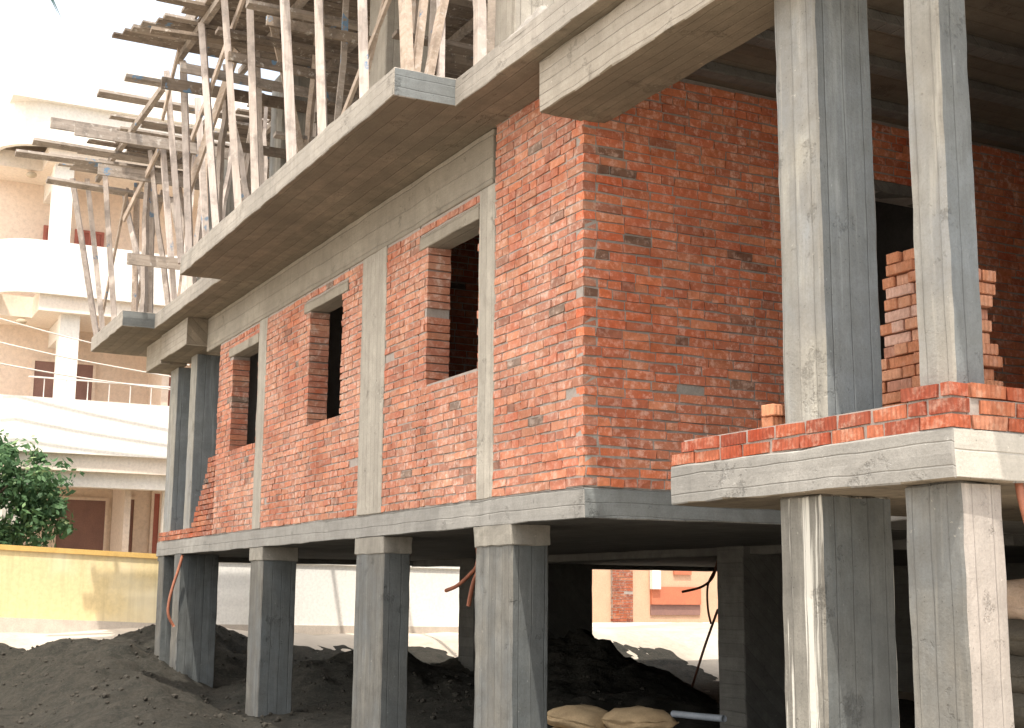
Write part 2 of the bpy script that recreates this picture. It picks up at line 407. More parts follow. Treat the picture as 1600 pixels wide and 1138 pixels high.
# wall panels
W = [(-2.93, -1.82, 1.15, 2.49), (-6.37, -5.28, 1.13, 2.50), (-9.65, -8.44, 1.13, 2.46)]
LN = [(-3.13, -1.815, 2.49, 2.63), (-6.58, -5.12, 2.50, 2.62), (-9.85, -8.435, 2.46, 2.59)]
def wl(i): a = W[i]; b = LN[i]; return [a, b]
dk = (.10, .095, .09)
w = brick_wall('brick_wall', B, 'y', 0, -1.5, 0, 0.0, ZS + .095, corner='end', mat=M['brickpale'], jit=.005, special=[(-.41, 1.37, .1, (.03, .02, .018)), (-.83, 2.86, .1, dk), (-.9, 2.86, .1, dk), (-.7, .55, 0, dk), (-1.2, 1.1, 0, dk)], label='brick panel between the narrow column and the near corner')
w1 = brick_wall('brick_wall', B, 'y', 0, -3.98, -1.81, 0, TOPZ, wl(0), mat=M['brickpale'], jit=.005, special=[(-2.2, .9, .1, dk), (-3.3, .35, .1, dk)], label='brick panel around the nearest window')
w2 = brick_wall('brick_wall', B, 'y', 0, -8.09, -4.65, 0, TOPZ, wl(1), mat=M['brickpale'], jit=.005, dark=.008, label='brick panel around the middle window')
w3 = brick_wall('brick_wall', B, 'y', 0, -10.38, -8.43, 0, TOPZ, wl(2), mat=M['brickpale'], jit=.005, dark=.008, label='brick panel around the farthest window')
for i, (ww, l) in enumerate(zip((w1, w2, w3), LN)):
    cast('lintel', l[0], l[1], -.016, .23, l[2] + .002, l[3] - .002, M['band'], ww, step=.2, edge=.012)
# side wall of the porch
sp = [(.13, 2.57, 0, dk), (.05, 2.57, 0, dk), (.27, 2.49, 0, dk), (.2, 2.49, 0, dk), (.42, 1.92, 0, (.14, .14, .13)), (1.54, .87, 0, (.15, .15, .14)), (1.5, 1.9, 0, (.2, .1, .08)), (.9, 1.2, 0, (.2, .1, .08))]
ws = brick_wall('brick_wall', B, 'x', 0, 0, 9.8, 0, ZS + .1, [(2.6, 3.9, 0, 2.7)], corner='start', mort=M['mortardark'], mat=M['brickside'], jit=.0055, sgn=1, special=sp, dark=.008, label='brick side wall of the porch with an open doorway')
cast('lintel', -.23, .014, 2.5, 4.0, 2.70, 2.80, M['inner'], ws)
# stepped low brick at the far end terrace
bm = nb(); lay = bm.loops.layers.color.new('Col')
for r in range(15):
    za = .008 + r * .0755
    xl = -13.75 if r < 2 else (-11.6 + (r - 2) * .075)
    if r >= 12: xl = -10.85
    u = xl + random.uniform(0, .05)
    while u < -10.42:
        ub = min(u + .236, -10.42)
        fs = bx(bm, u, ub, .0, .11, za, za + .0625, 0, .004); c = bcol(0, 0, .02)
        for f in fs:
            for l in f.loops: l[lay] = c
        u = ub + .012
o = obj('parapet', bm, M['brick'], B); o['label'] = 'low stepped brick parapet at the far end of the floor slab'
# near terrace parapet: two and a bit courses
bm = nb(); lay = bm.loops.layers.color.new('Col'); bm2 = nb()
random.seed(21)
for r in range(3):
    za = .024 + r * .078
    u = 1.44 + (.11 if r % 2 else 0)
    if r == 2: u = 3.5
    while u < 3.80:
        ln = random.choice([.24, .24, .115, .24, .2])
        ub = min(u + ln, 3.835)
        if ub - u > .05:
            fs = bx(bm, u, ub, -.19 - random.uniform(0, .01), -.075, za, za + .066, 0, .004)
            c = random.choice([(.56, .20, .10), (.60, .26, .15), (.64, .33, .23), (.58, .24, .15), (.5, .18, .10)]) + (1,)
            for f in fs:
                for l in f.loops: l[lay] = c
        u = ub + random.uniform(.012, .03)
    v = -.06 + (.06 if r % 2 else 0)
    while v < 4.9:
        vb = v + .235
        fs = bx(bm, 3.72, 3.832 + random.uniform(0, .01), v, vb, za, za + .066, 0, .004)
        c = random.choice([(.60, .27, .17), (.64, .36, .26), (.66, .42, .34), (.58, .24, .15)]) + (1,)
        for f in fs:
            for l in f.loops: l[lay] = c
        v = vb + random.uniform(.012, .025)
o = obj('parapet', bm, M['brickkerb'], B); o['label'] = 'low red brick kerb along the edge of the near terrace'
bx(bm2, 1.56, 3.822, -.18, -.085, .018, .024 + .078 * 2 - .004); bx(bm2, 3.73, 3.822, -.08, 4.9, .019, .024 + .078 * 2 - .004); bx(bm2, 3.53, 3.82, -.178, -.09, .15, .245)
obj('mortar', bm2, M['mortar'], o)

# upper columns in front of the porch
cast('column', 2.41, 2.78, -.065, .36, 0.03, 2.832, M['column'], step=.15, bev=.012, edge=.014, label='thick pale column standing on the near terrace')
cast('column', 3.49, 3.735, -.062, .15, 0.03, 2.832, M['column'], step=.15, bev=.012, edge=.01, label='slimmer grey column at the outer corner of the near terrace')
# piers under the building
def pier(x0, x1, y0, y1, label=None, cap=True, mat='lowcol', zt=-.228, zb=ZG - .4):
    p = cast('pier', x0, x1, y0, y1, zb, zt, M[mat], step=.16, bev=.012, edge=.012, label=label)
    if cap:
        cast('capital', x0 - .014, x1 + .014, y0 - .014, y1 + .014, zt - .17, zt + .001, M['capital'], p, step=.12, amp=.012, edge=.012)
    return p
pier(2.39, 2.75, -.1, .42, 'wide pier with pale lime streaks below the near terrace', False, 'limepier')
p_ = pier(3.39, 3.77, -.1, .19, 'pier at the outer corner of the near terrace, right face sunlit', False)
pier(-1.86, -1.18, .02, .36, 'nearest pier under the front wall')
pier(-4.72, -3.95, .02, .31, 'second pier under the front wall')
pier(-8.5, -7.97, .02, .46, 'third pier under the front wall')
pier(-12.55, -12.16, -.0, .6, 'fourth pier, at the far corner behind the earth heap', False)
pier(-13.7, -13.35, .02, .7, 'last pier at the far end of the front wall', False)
# columns of the far end bay
cast('column', -12.18, -11.8, .02, .6, 0.0, 2.83, M['column'], step=.2)
cast('column', -13.5, -13.0, .02, .6, 0.0, 2.80, M['column'], step=.2)
# inner piers
pier(-11.3, -10.75, 4.3, 4.9, None, False, 'inner')
pier(-4.3, -3.8, 4.3, 4.9, None, False, 'inner')
pier(-13.79, -13.4, 5.5, 8.05, None, False, 'inner')
pier(-7.6, -7.1, 8.4, 8.9, None, False, 'inner') if False else None
pier(-13.79, -13.3, 11.25, 12.5, None, False, 'inner')
# beams under the slab
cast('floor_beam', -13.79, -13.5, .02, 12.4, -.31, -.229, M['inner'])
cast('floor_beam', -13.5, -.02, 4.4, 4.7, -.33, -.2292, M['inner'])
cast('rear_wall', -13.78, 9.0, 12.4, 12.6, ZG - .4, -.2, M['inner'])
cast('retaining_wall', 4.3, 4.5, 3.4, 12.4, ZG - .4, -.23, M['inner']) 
# rooms inside
brick_wall('partition_wall', B, 'x', -4.45, .26, 4.2, 0, ZS - .01, sgn=1, dark=.008)
cast('partition_wall', -8.3, -8.15, .26, 4.2, 0.002, ZS - .002, M['render_in'])
cast('partition_wall', -10.38, -10.2, .26, 4.2, 0.002, ZS - .002, M['render_in'])
cast('partition_wall', -10.2, -.25, 4.2, 4.35, 0.002, ZS - .002, M['shade_in'])
cast('end_wall', -12.0, -10.38, .62, .8, 0.002, ZS - .002, M['inner'])
brick_wall('brick_wall', B, 'x', 3.70, 1.7, 9.8, .03, ZS, sgn=-1, thick=.12, dark=.008, mort=M['mortardark'], label='added brick wall out of view that shades the back of the porch')  # added out of view to darken the porch
cast('porch_shade_wall', .02, 5.6, 9.8, 9.95, 0.0, ZS + .1, M['render_in'])  # unseen wall added to keep sky light off the porch
# columns of the storey being formed
cast('upper_column', -4.70, -4.17, 0.0, .5, ZT + .005, 6.1, M['pilaster'], step=.2, label='upper storey column with a pale front face')
cast('upper_column', -1.72, -1.17, 0.0, .5, ZT + .005, 6.1, M['pilaster'], step=.2, label='upper storey column above the near corner')
cast('upper_column', -8.5, -8.0, .05, .5, ZT + .005, 6.1, M['column'], step=.2)
cast('upper_column', -12.2, -11.8, .05, .5, ZT + .005, 6.1, M['column'], step=.2)

# mortar heap on the slab edge
def heap(name, cx, cy, z, rx, ry, h, mat, seed, n=36, label=None, cat=None):
    bm = nb(); g = []
    for i in range(n + 1):
        row = []
        for j in range(n + 1):
            u = -1 + 2 * i / n; v = -1 + 2 * j / n; r = math.hypot(u, v)
            q = Vector((u * 3 + seed, v * 3, 0))
            zz = max(0, 1 - r) ** .8 * h * (1 + .4 * noise.noise(q)) + noise.noise(q * 5) * h * .08 * (r < 1)
            row.append(bm.verts.new((cx + u * rx, cy + v * ry, z + zz)))
        g.append(row)
    for i in range(n):
        for j in range(n):
            if max(g[i][j].co.z, g[i+1][j].co.z, g[i+1][j+1].co.z, g[i][j+1].co.z) > z - 1:
                bm.faces.new((g[i][j], g[i + 1][j], g[i + 1][j + 1], g[i][j + 1]))
    for v in [v for v in bm.verts if not v.link_faces]: bm.verts.remove(v)
    o = obj(name, bm, mat)
    return tag(o, label, cat)
M['rubble'] = mottled('rubble', (.42, .39, .35), (.28, .26, .235), 9, bmp=.8, bd=.03)
heap('rubble_heap', -.35, -.2, ZT - .05, .75, .33, .34, M['rubble'], 3, label='pale heap of broken mortar on the upper slab above the porch beam', cat='rubble')

# ------------------------------------------------------------------ timber props and formwork
def stick(name, a, b, w, d, mat, label, cat, group, roll=0, taper=1.0, wob=.01, seg=4):
    bm = nb(); a = Vector(a); b = Vector(b)
    bar(bm, Vector((0, 0, 0)), b - a, w, d, roll, taper, wob, seg)
    o = obj(name, bm, mat); o.location = a
    return tag(o, label, cat, group)
ordn = ['first', 'second', 'third', 'fourth', 'fifth', 'sixth', 'seventh', 'eighth', 'ninth', 'tenth']
random.seed(5)
FRONT = [((-8.86, -.98), (-8.86, -1.31)), ((-8.41, -.98), (-8.40, -1.20)), ((-7.10, -.98), (-7.10, -1.29)), ((-6.16, -.98), (-6.16, -1.27)),
         ((-5.49, -.98), (-5.49, -1.165)), ((-4.22, -.98), (-4.22, -1.19)), ((-3.28, -.98), (-3.40, -1.10)), ((-2.18, -.98), (-2.35, -1.05))]
for i, (f, t) in enumerate(FRONT):
    stick('wooden_prop', (f[0], f[1], ZT + .0), (t[0], t[1], 6.12), .095, .085, M['prop'],
          'whitish timber prop on the balcony slab edge, %s from the left of its front row' % ordn[i], 'prop', 'timber props along the balcony edge', random.uniform(0, .5), .92, .004, 3)
RIGHT = [((-1.34, -.92), (-1.45, -1.02), .12, .07), ((-1.36, -.84), (-1.30, -.62), .06, .06), ((-1.42, -.70), (-1.2, -.28), .09, .06), ((-1.38, -.60), (-1.38, -.62), .07, .05), ((-.98, -.42), (-1.05, -.50), .09, .08)]
RL = ['broad orange brown prop at the balcony corner', 'short thin prop just right of the broad orange brown one', 'leaning board prop slanting right above the balcony return', 'thin upright prop nearest the inner corner of the balcony return', 'pale prop on the slab edge beside the upper column']
for (f, t, w, d), lb in zip(RIGHT, RL):
    stick('wooden_prop', (f[0], f[1], ZT), (t[0], t[1], 6.12), w, d, M['brace'] if 'orange' in lb or 'board' in lb else M['prop'], lb, 'prop', 'timber props above the balcony corner', 0, .95, .012, 5)
FARP = [((-14.8, -.98), (-14.35, -1.62)), ((-14.27, -.98), (-14.27, -1.39)), ((-13.3, -.98), (-13.32, -1.28)), ((-14.6, -.5), (-14.3, -.1)), ((-14.1, -.5), (-14.1, -.59)), ((-12.9, -.5), (-12.9, -.6)), ((-11.6, -.42), (-11.6, -.74)), ((-10.6, -.42), (-10.7, -.6)), ((-9.6, -.42), (-9.6, -.7))]
for i, (f, t) in enumerate(FARP):
    stick('wooden_prop', (f[0], f[1], ZT), (t[0], t[1], 6.1), .095, .085, M['prop'] if i < 3 or i > 4 else M['brace'],
          'timber prop at the far end of the slab, %s from the far end' % ordn[i], 'prop', 'timber props at the far end', random.uniform(0, .5), .92, .005, 3)
# inner props
k = 0
for x in (-12.3, -10.9, -9.7, -8.9, -7.8, -6.9, -5.9, -5.1, -3.5, -2.7, -1.0):
    for y in (-.25, .9, 2.2):
        if random.random() < .12: continue
        k += 1
        xx = x + random.uniform(-.3, .3); yy = y + random.uniform(-.25, .25)
        stick('wooden_prop', (xx, yy, ZT), (xx + random.uniform(-.2, .2), yy + random.uniform(-.3, .3), 6.1), .08, .07, random.choice([M['prop'], M['brace'], M['plank']]),
              'timber prop standing in the shade among the inner rows under the formwork', 'prop', 'inner timber props under the formwork', random.uniform(0, 1), .9, .02, 5)
for k in range(16):
    xx = -13.6 + k * .42 + random.uniform(-.15, .15); yy = random.choice([-.75, -.3, .3, .9]) + random.uniform(-.15, .15)
    if xx < -12.3: yy = max(yy, -.8)
    elif xx < -8.5: yy = max(yy, -.4)
    w_ = random.uniform(.06, .12)
    stick('wooden_prop', (xx, yy, ZT), (xx + random.uniform(-.55, .35), yy + random.uniform(-.55, .3), random.uniform(5.7, 6.12)), w_, w_ * .8, M['prop'],
          'pale crooked timber prop leaning among the tangle at the far half of the scaffold', 'prop', 'pale leaning props in the far half of the scaffold', random.uniform(0, 1), random.uniform(.7, .95), .02, 6)
# braces
BR = [((-7.9, -1.15, 4.9), (-5.75, -1.1, 6.1), .09, 'long pale diagonal brace rising across the front props'),
      ((-8.7, -1.0, 4.35), (-7.4, -.75, 6.0), .17, 'wide grey board leaning behind the front props'),
      ((-9.0, -1.3, 5.5), (-8.0, -1.35, 6.1), .09, 'short pale brace near the left end of the formwork'),
      ((-3.9, -.6, 3.9), (-2.7, -.5, 5.0), .06, 'thin pale brace low beside the upper column'),
      ((-4.3, -.2, 4.5), (-3.2, -.3, 5.6), .07, 'pale brace high beside the upper column'),
      ((-7.0, .3, 3.6), (-6.4, -.6, 6.0), .09, 'leaning brown brace behind the middle props'),
      ((-15.2, -.9, 3.52), (-13.8, -.8, 5.9), .08, 'thin brace leaning right at the far end of the slab'),
      ((-12.9, -1.0, 5.1), (-11.5, -.8, 5.9), .1, 'pale brace joining the far scaffold boards')]
for a, b, w, lb in BR:
    stick('brace', a, b, .035, w, M['brace'], lb, 'brace', 'diagonal braces of the scaffold', 0, 1, .004, 3)
# ledger boards running away from the viewer under the deck
LED = [(-8.3, -1.95, 1.2, 5.72, .14), (-8.0, -1.55, 3.4, 5.62, .15), (-7.35, -1.85, .2, 6.02, .12), (-7.2, -1.5, 2.8, 5.55, .12), (-6.3, -1.3, 3.5, 5.72, .13), (-6.1, -1.2, 3, 5.35, .11), (-5.2, -1.25, 3.5, 5.62, .13),
       (-4.6, -1.2, 3.5, 5.2, .11), (-3.6, -1.2, 3.5, 5.72, .13), (-2.6, -1.2, 3.5, 5.6, .13), (-1.6, -1.1, 3.2, 5.4, .12), (-7.9, -.6, 3.5, 4.9, .12), (-6.8, -.4, 3.5, 4.75, .12), (-5.6, -.3, 3, 4.6, .12), (-3.2, -.3, 3, 4.7, .12)]
for i, (x, y0, y1, z, w) in enumerate(LED):
    stick('ledger_board', (x, y0, z), (x + random.uniform(-.12, .12), y1, z + random.uniform(-.05, .05)), w, .045, M['plankdark'] if i % 3 else M['plank'],
          'weathered grey board laid flat between the props under the formwork deck', 'board', 'ledger boards under the main formwork', PI / 2 if i % 2 else 0.12, 1, .004, 4)
# formwork deck: boards along y, uneven ends
bm = nb(); random.seed(11)
dk_t = thing('formwork_deck', 'dark board formwork deck over the balcony props with ragged board ends', 'formwork', (-5, 0, 6.2))
x = -8.3; i = 0
ends = [-2.15, -2.05, -1.98, -1.9, -1.75, -1.7, -1.3, -1.55, -1.9, -1.35]
while x < -.9:
    wd = random.uniform(.12, .2)
    y0 = ends[i] if i < len(ends) else random.uniform(-1.45, -1.15)
    bm = nb(); bx(bm, x, x + wd - .008, y0, random.uniform(5.5, 6.5), 6.2 + random.uniform(0, .02), 6.235 + random.uniform(0, .02), 0, .003)
    obj('deck_board', bm, M['plankdark'] if random.random() < .65 else M['plank'], dk_t)
    x += wd; i += 1
for y in (-1.25, -.4, .6, 1.7, 2.9, 4.2):
    bm = nb(); bar(bm, (-8.5, y, 6.15), (-.9, y + random.uniform(-.05, .05), 6.15), .07, .09, 0, 1, .01, 6); obj('joist', bm, M['plank'], dk_t)
for y, x0, x1 in ((-1.32, -8.2, -1.2),):
    bm = nb(); bx(bm, x0, x1, y - .015, y + .015, 6.26, 6.5); obj('side_board', bm, M['plank'], dk_t)
# far formwork
dk2 = thing('formwork_deck', 'paler ragged formwork deck at the far end beyond the balcony', 'formwork', (-12, 0, 6.2))
x = -14.3
while x < -11.3:
    wd = random.uniform(.12, .22)
    y0 = random.uniform(-2.0, -.9) if x > -13.2 else random.uniform(-1.9, -1.2)
    bm = nb(); bx(bm, x, x + wd - .01, y0, random.uniform(1.6, 2.2), 6.2 + random.uniform(0, .03), 6.235 + random.uniform(0, .02), 0, .004)
    if random.random() < .85: obj('deck_board', bm, random.choice([M['plank'], M['plankdark'], M['plank']]), dk2)
    else: bm.free()
    x += wd
x = -11.2
while x < -8.4:
    wd = random.uniform(.14, .22)
    bm = nb(); bx(bm, x, x + wd - .01, random.uniform(.0, .7), random.uniform(6.2, 7.5), 6.2 + random.uniform(0, .02), 6.24, 0, .004)
    obj('deck_board', bm, random.choice([M['plank'], M['plankdark'], M['plankdark']]), dk2); x += wd
for y in (-1.2, -.3, .6, 1.5, 3.0, 4.5):
    bm = nb(); bar(bm, (-14.4, y, 6.15), (-9.5, y, 6.15), .07, .09, 0, 1, .01, 5); obj('joist', bm, M['plank'], dk2)
for i, (x, y0, y1, z) in enumerate([(-12.6, -2.5, .6, 6.08), (-12.3, -2.3, .9, 6.32), (-13.0, -2.7, .3, 5.98), (-11.2, -2.1, .8, 5.9), (-13.8, -2.1, .2, 5.85), (-12.0, -1.6, .9, 5.6), (-10.6, -1.9, .6, 6.3), (-11.4, -1.2, .8, 4.1)]):
    stick('ledger_board', (x, y0, z), (x + random.uniform(-.1, .1), y1, z + random.uniform(-.04, .04)), .17, .045, M['plank'],
          'grey board sticking out of the far scaffold over the end of the slab', 'board', 'boards of the far scaffold', PI / 2 if i % 2 else .2, 1, .003, 3)

# ------------------------------------------------------------------ loose bricks
random.seed(33)
def brick_mesh(l, d, h):
    bm = nb(); bx(bm, -l / 2, l / 2, -d / 2, d / 2, 0, h, 0, .002)
    bmesh.ops.bevel(bm, geom=bm.edges[:], offset=.004, segments=1, affect='EDGES')
    return bm
proto = obj('brick', brick_mesh(.22, .105, .066), M['brickloose'])
first = True
def put_brick(x, y, z, rz, label, group):
    global first
    o = proto if first else proto.copy()
    if not first: COL.objects.link(o)
    first = False
    o.location = (x, y, z); o.rotation_euler = (0, 0, rz)
    return tag(o, label, 'brick', group)
for r in range(18):
    z = .022 + r * .0725
    xl = 2.17 + (.012 * r if r > 4 else .02) + random.uniform(-.03, .03)
    xr = 3.04 if r < 15 else (2.85 if r < 17 else 2.6)
    x = xl
    while x < xr - .06:
        if (r + int(x * 4)) % 2 == 0 or x + .22 > xr + .05:
            put_brick(x + .0525, .91 + random.uniform(-.015, .02), z, PI / 2 + random.uniform(-.06, .06), 'loose red brick in the tall dry stack on the terrace behind the columns', 'bricks stacked on the terrace')
            x += .11 + random.uniform(0, .008)
        else:
            for yy in (.853, .965):
                put_brick(x + .11, yy + random.uniform(-.012, .015), z, random.uniform(-.05, .05), 'loose red brick in the tall dry stack on the terrace behind the columns', 'bricks stacked on the terrace')
            x += .226 + random.uniform(0, .008)
put_brick(2.28, .02, .185 - .0, PI / 2, 'lower of two loose bricks left of the thick terrace column', 'loose bricks left of the thick column')
put_brick(2.30, -.0, .254, PI / 2 + .1, 'upper of two loose bricks left of the thick terrace column', 'loose bricks left of the thick column')
put_brick(2.28, .02, .022, PI / 2, 'bottom brick under the pair left of the thick terrace column', 'loose bricks left of the thick column')
put_brick(2.28, .02, .09, PI / 2+.03, 'third brick down in the little pile left of the thick column', 'loose bricks left of the thick column')

# ------------------------------------------------------------------ hoses, pipe, sacks
M['orange'] = mottled('orange_conduit', (.40, .15, .085), (.27, .11, .07), 8, .5)
M['rust'] = mottled('rusty_rod', (.20, .08, .05), (.12, .06, .04), 12, .7)
M['pipe'] = mottled('pvc_pipe', (.45, .50, .56), (.34, .38, .44), 6, .4)
def cable(name, pts, r, mat, label, cat):
    bm = nb(); a = Vector(pts[0]); tube(bm, [Vector(p) - a for p in pts], r)
    o = obj(name, bm, mat, smooth=True); o.location = a; return tag(o, label, cat)
cable('conduit', [(3.79, .28, -.22), (3.81, .27, -.3), (3.85, .26, -.42), (3.9, .24, -.54), (3.95, .22, -.66), (3.99, .18, -.85), (4.0, .1, -1.1)], .021, M['orange'], 'thick orange conduit hanging beside the corner pier of the terrace', 'conduit')
cable('conduit', [(-2.85, .55, -.25), (-2.92, .55, -.516), (-3.06, .55, -.604), (-3.34, .55, -.711), (-3.606, .55, -.76)], .019, M['orange'], 'orange conduit curving left behind the nearest pier', 'conduit')
cable('conduit', [(-2.83, .5, -.25), (-2.88, .55, -.534), (-2.99, .55, -.682), (-3.05, .55, -.80), (-3.09, .55, -.90)], .022, M['orange'], 'short orange conduit hanging straight down behind the nearest pier', 'conduit')
cable('conduit', [(-11.95, -.02, -.25), (-11.95, -.08, -.49), (-11.95, -.14, -.70), (-11.95, -.19, -.94), (-11.95, -.19, -1.14), (-11.95, -.1, -1.31)], .022, M['orange'], 'thin orange conduit bowed against the far corner pier', 'conduit')
cable('steel_rod', [(-9, 7.75, -.23), (-9, 7.70, -.36), (-9, 7.61, -.53), (-9, 7.40, -.66), (-9, 7.05, -.734)], .02, M['rust'], 'dark rod curling left below the slab in the bright opening', 'rod')
cable('steel_rod', [(-9, 7.73, -.23), (-9, 7.68, -.38), (-9, 7.536, -.631), (-9, 7.529, -.977), (-9, 7.585, -1.224)], .018, M['rust'], 'dark rod bowing down in the bright opening', 'rod')
cable('steel_rod', [(-9, 7.72, -1.0), (-9, 7.571, -1.322), (-9, 7.418, -1.663), (-9, 7.2, -2.2)], .02, M['rust'], 'straight dark rod slanting down to the earth heap', 'rod')
cable('pipe', [(-3.3, 3.0, -1.99), (-2.9, 3.0, -1.98), (-2.45, 3.02, -1.97)], .035, M['pipe'], 'short pale plastic pipe lying on the dark earth', 'pipe')
M['sack'] = mottled('sack', (.50, .37, .22), (.36, .26, .15), 5, .85, bmp=.6, bd=.02)
M['sackshade'] = mottled('sack_shaded', (.13, .115, .09), (.09, .08, .065), 5, .85, bmp=.6, bd=.02)  # lower sacks, with the shade under the terrace put into their colour
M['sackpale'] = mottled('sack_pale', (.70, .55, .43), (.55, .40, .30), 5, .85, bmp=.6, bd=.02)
def sack(cx, cy, z, rz, L_, W_, H_, mat, label, group, seed=0, tilt=0):
    bm = nb(); bmesh.ops.create_cube(bm, size=2)
    bmesh.ops.subdivide_edges(bm, edges=bm.edges[:], cuts=7, use_grid_fill=True)
    for v in bm.verts:
        x, y, zz = v.co
        e = max(abs(x), 0)
        pz = (1 - .75 * abs(x) ** 5) * (1 - .7 * abs(y) ** 4)
        v.co = Vector((x * (1 - .06 * abs(y) ** 3) * L_ / 2, y * (1 - .1 * abs(x) ** 3) * W_ / 2, zz * pz * H_ / 2))
        v.co += noise.noise_vector(Vector((x * 1.7 + seed, y * 1.9, zz))) * .035
        if zz < 0: v.co.z = max(v.co.z, -H_ / 2 * .8)
    o = obj('sack', bm, mat, smooth=True); o.location = (cx, cy, z + H_ / 2); o.rotation_euler = (0, tilt, rz)
    return tag(o, label, 'sack', group)
SG = 'filled sacks lying under the building'
sack(-2.25, 1.35, -2.2, .3, .8, .45, .24, M['sack'], 'tan sack on the ground behind the nearest pier, lower left of its pile', SG, 1)
sack(-1.6, 1.55, -2.2, -.25, .8, .45, .24, M['sack'], 'tan sack on the ground behind the nearest pier, lower right of its pile', SG, 2)
sack(-2.25, 1.3, -2.0, .2, .75, .45, .2, M['sack'], 'tan sack on top at the left of the pile behind the nearest pier', SG, 3, .06)
sack(-1.65, 1.5, -2.0, -.1, .8, .45, .24, M['sack'], 'tan sack on top at the right of the pile behind the nearest pier', SG, 4, -.05)

random.seed(8)
for r in range(8):
    for q in range(2):
        sack(2.55 + random.uniform(-.08, .08), 1.62 + q * .45, -2.45 + r * .215, random.uniform(-.3, .3), random.uniform(.7, .82), .46, .27, M['sackpale'] if r > 6 else M['sackshade'],
             'filled sack in the tall pile behind the corner pier of the terrace', 'sacks piled behind the corner pier', r * 3 + q)
# ------------------------------------------------------------------ ground
M['sand'] = mottled('sandy_ground', (.50, .44, .365), (.38, .335, .275), .8, third=(.54, .48, .405), bmp=.7, bd=.04)
M['earth'], nt, b = newmat('dark_earth', .95)
p = pos(nt); n1 = noi(nt, p, 3.2, 7, .75); n2 = noi(nt, p, 22, 7, .85); n3 = noi(nt, p, 70, 5, .85)
c = mix(nt, mr(nt, n1, .38, .62), (.040, .040, .032), (.078, .071, .057))
c = mix(nt, mr(nt, n2, .5, .66, 0, .75), c, (.125, .112, .09))
c = mix(nt, mr(nt, n2, .42, .32, 0, .8), c, (.022, .022, .018))
c = mix(nt, mr(nt, n3, .58, .7, 0, .5), c, (.17, .15, .12))
L(nt, c, b.inputs['Base Color'])
bump(nt, b, mth(nt, 'ADD', mth(nt, 'MULTIPLY', n2, 1.0), mth(nt, 'MULTIPLY', n3, .45)), 1.0, .09)
def smooth(a, b, t):
    t = max(0, min(1, (t - a) / (b - a))); return t * t * (3 - 2 * t)
def gz(x, y):
    z = ZG
    # bank rising to the boundary wall
    s = smooth(-13.2, -16.4, x)
    z += s * (.98 - .12 * smooth(-2, 8, y))
    z += (noise.noise(Vector((x * .35, y * .35, 0))) * .12 + noise.noise(Vector((x * 1.5, y * 1.5, 3))) * .05) * (.3 + .7 * s)
    if x > 4.2 or y < -2: z += 0
    return z
def grid(name, xs, ys, fn, mat):
    bm = nb(); g = [[bm.verts.new((x, y, fn(x, y))) for y in ys] for x in xs]
    for i in range(len(xs) - 1):
        for j in range(len(ys) - 1):
            bm.faces.new((g[i][j], g[i + 1][j], g[i + 1][j + 1], g[i][j + 1]))
    return obj(name, bm, mat, smooth=True)
def axis(lo, a, b, hi, fine, coarse):
    v = []; t = lo
    while t < a: v.append(t); t += coarse
    t = a
    while t < b: v.append(t); t += fine
    t = b
    while t < hi: v.append(t); t += coarse
    v.append(hi); return v
g = grid('ground', axis(-300, -26, 4, 120, .3, 12), axis(-150, -8, 20, 300, .3, 12), gz, M['sand']); tag(g, kind='structure')
HE = [  # cx, cy, rx, ry, h
    (-13.0, -.75, 2.7, 1.65, .78), (-14.3, .9, 2.0, 1.6, .85), (-11.2, 2.6, 3.0, 2.4, .72), (-9.3, -1.2, 3.0, 1.2, .5), (-11.4, 4.9, 2.6, 2.0, .6), (-10.6, 6.0, 2.8, 1.9, .95), (-8.0, 4.0, 4.5, 3, .4), (-7.5, 1.2, 3, 2.2, .2)]
def ez(x, y):
    z = -9
    b = gz(x, y) - .05
    acc = 0
    for cx, cy, rx, ry, h in HE:
        r = math.hypot((x - cx) / rx, (y - cy) / ry)
        if r < 1: acc = max(acc, h * (1 - r) ** .75 * (1.05 - .05 * r)) + .12 * min(acc, h * (1 - r))
    q = Vector((x, y, 0))
    n = noise.fractal(q * 1.1, 1, 2, 5) * .16 + noise.fractal(q * 4, .6, 2.1, 6) * .10
    ed = smooth(3.6, 2.0, x) * smooth(-17.0, -14.6, x) * smooth(-6.7, -5.2, y)*smooth(12.3,10.5,y)
    return b + (acc + n * (.2 + min(acc, 1) * 1.1) + .08) * ed - .06 * (1 - ed)
def fr(a, b, s):
    v = []; t = a
    while t < b: v.append(t); t += s
    return v
e = grid('earth_mound', fr(-17.2, 4.0, .085), fr(-6.9, 12.3, .09), ez, M['earth'])
tag(e, 'dark earth heaped between and in front of the piers', 'earth', kind='stuff')
# clods
random.seed(4)
M['clod'] = mottled('clod', (.07, .062, .05), (.04, .037, .03), 9, bmp=.8, bd=.03)
bm = nb()
for i in range(1500):
    x = random.uniform(-16, -7) if i % 3 else random.uniform(-10, 2); y = random.uniform(-3, 3.5) if i % 3 else random.uniform(0, 9)
    z = ez(x, y)
    if z < gz(x, y): continue
    r = random.uniform(.008, .03) if random.random() < .9 else random.uniform(.03, .055)
    res = bmesh.ops.create_icosphere(bm, subdivisions=1, radius=r)
    for v in res['verts']: v.co = Vector((v.co.x * 1.2, v.co.y, v.co.z * .8)) * random.uniform(.8, 1.2) + Vector((x, y, z + r * .2))
tag(obj('clods', bm, M['clod']), 'small clods scattered over the dark earth', 'clods', kind='stuff')

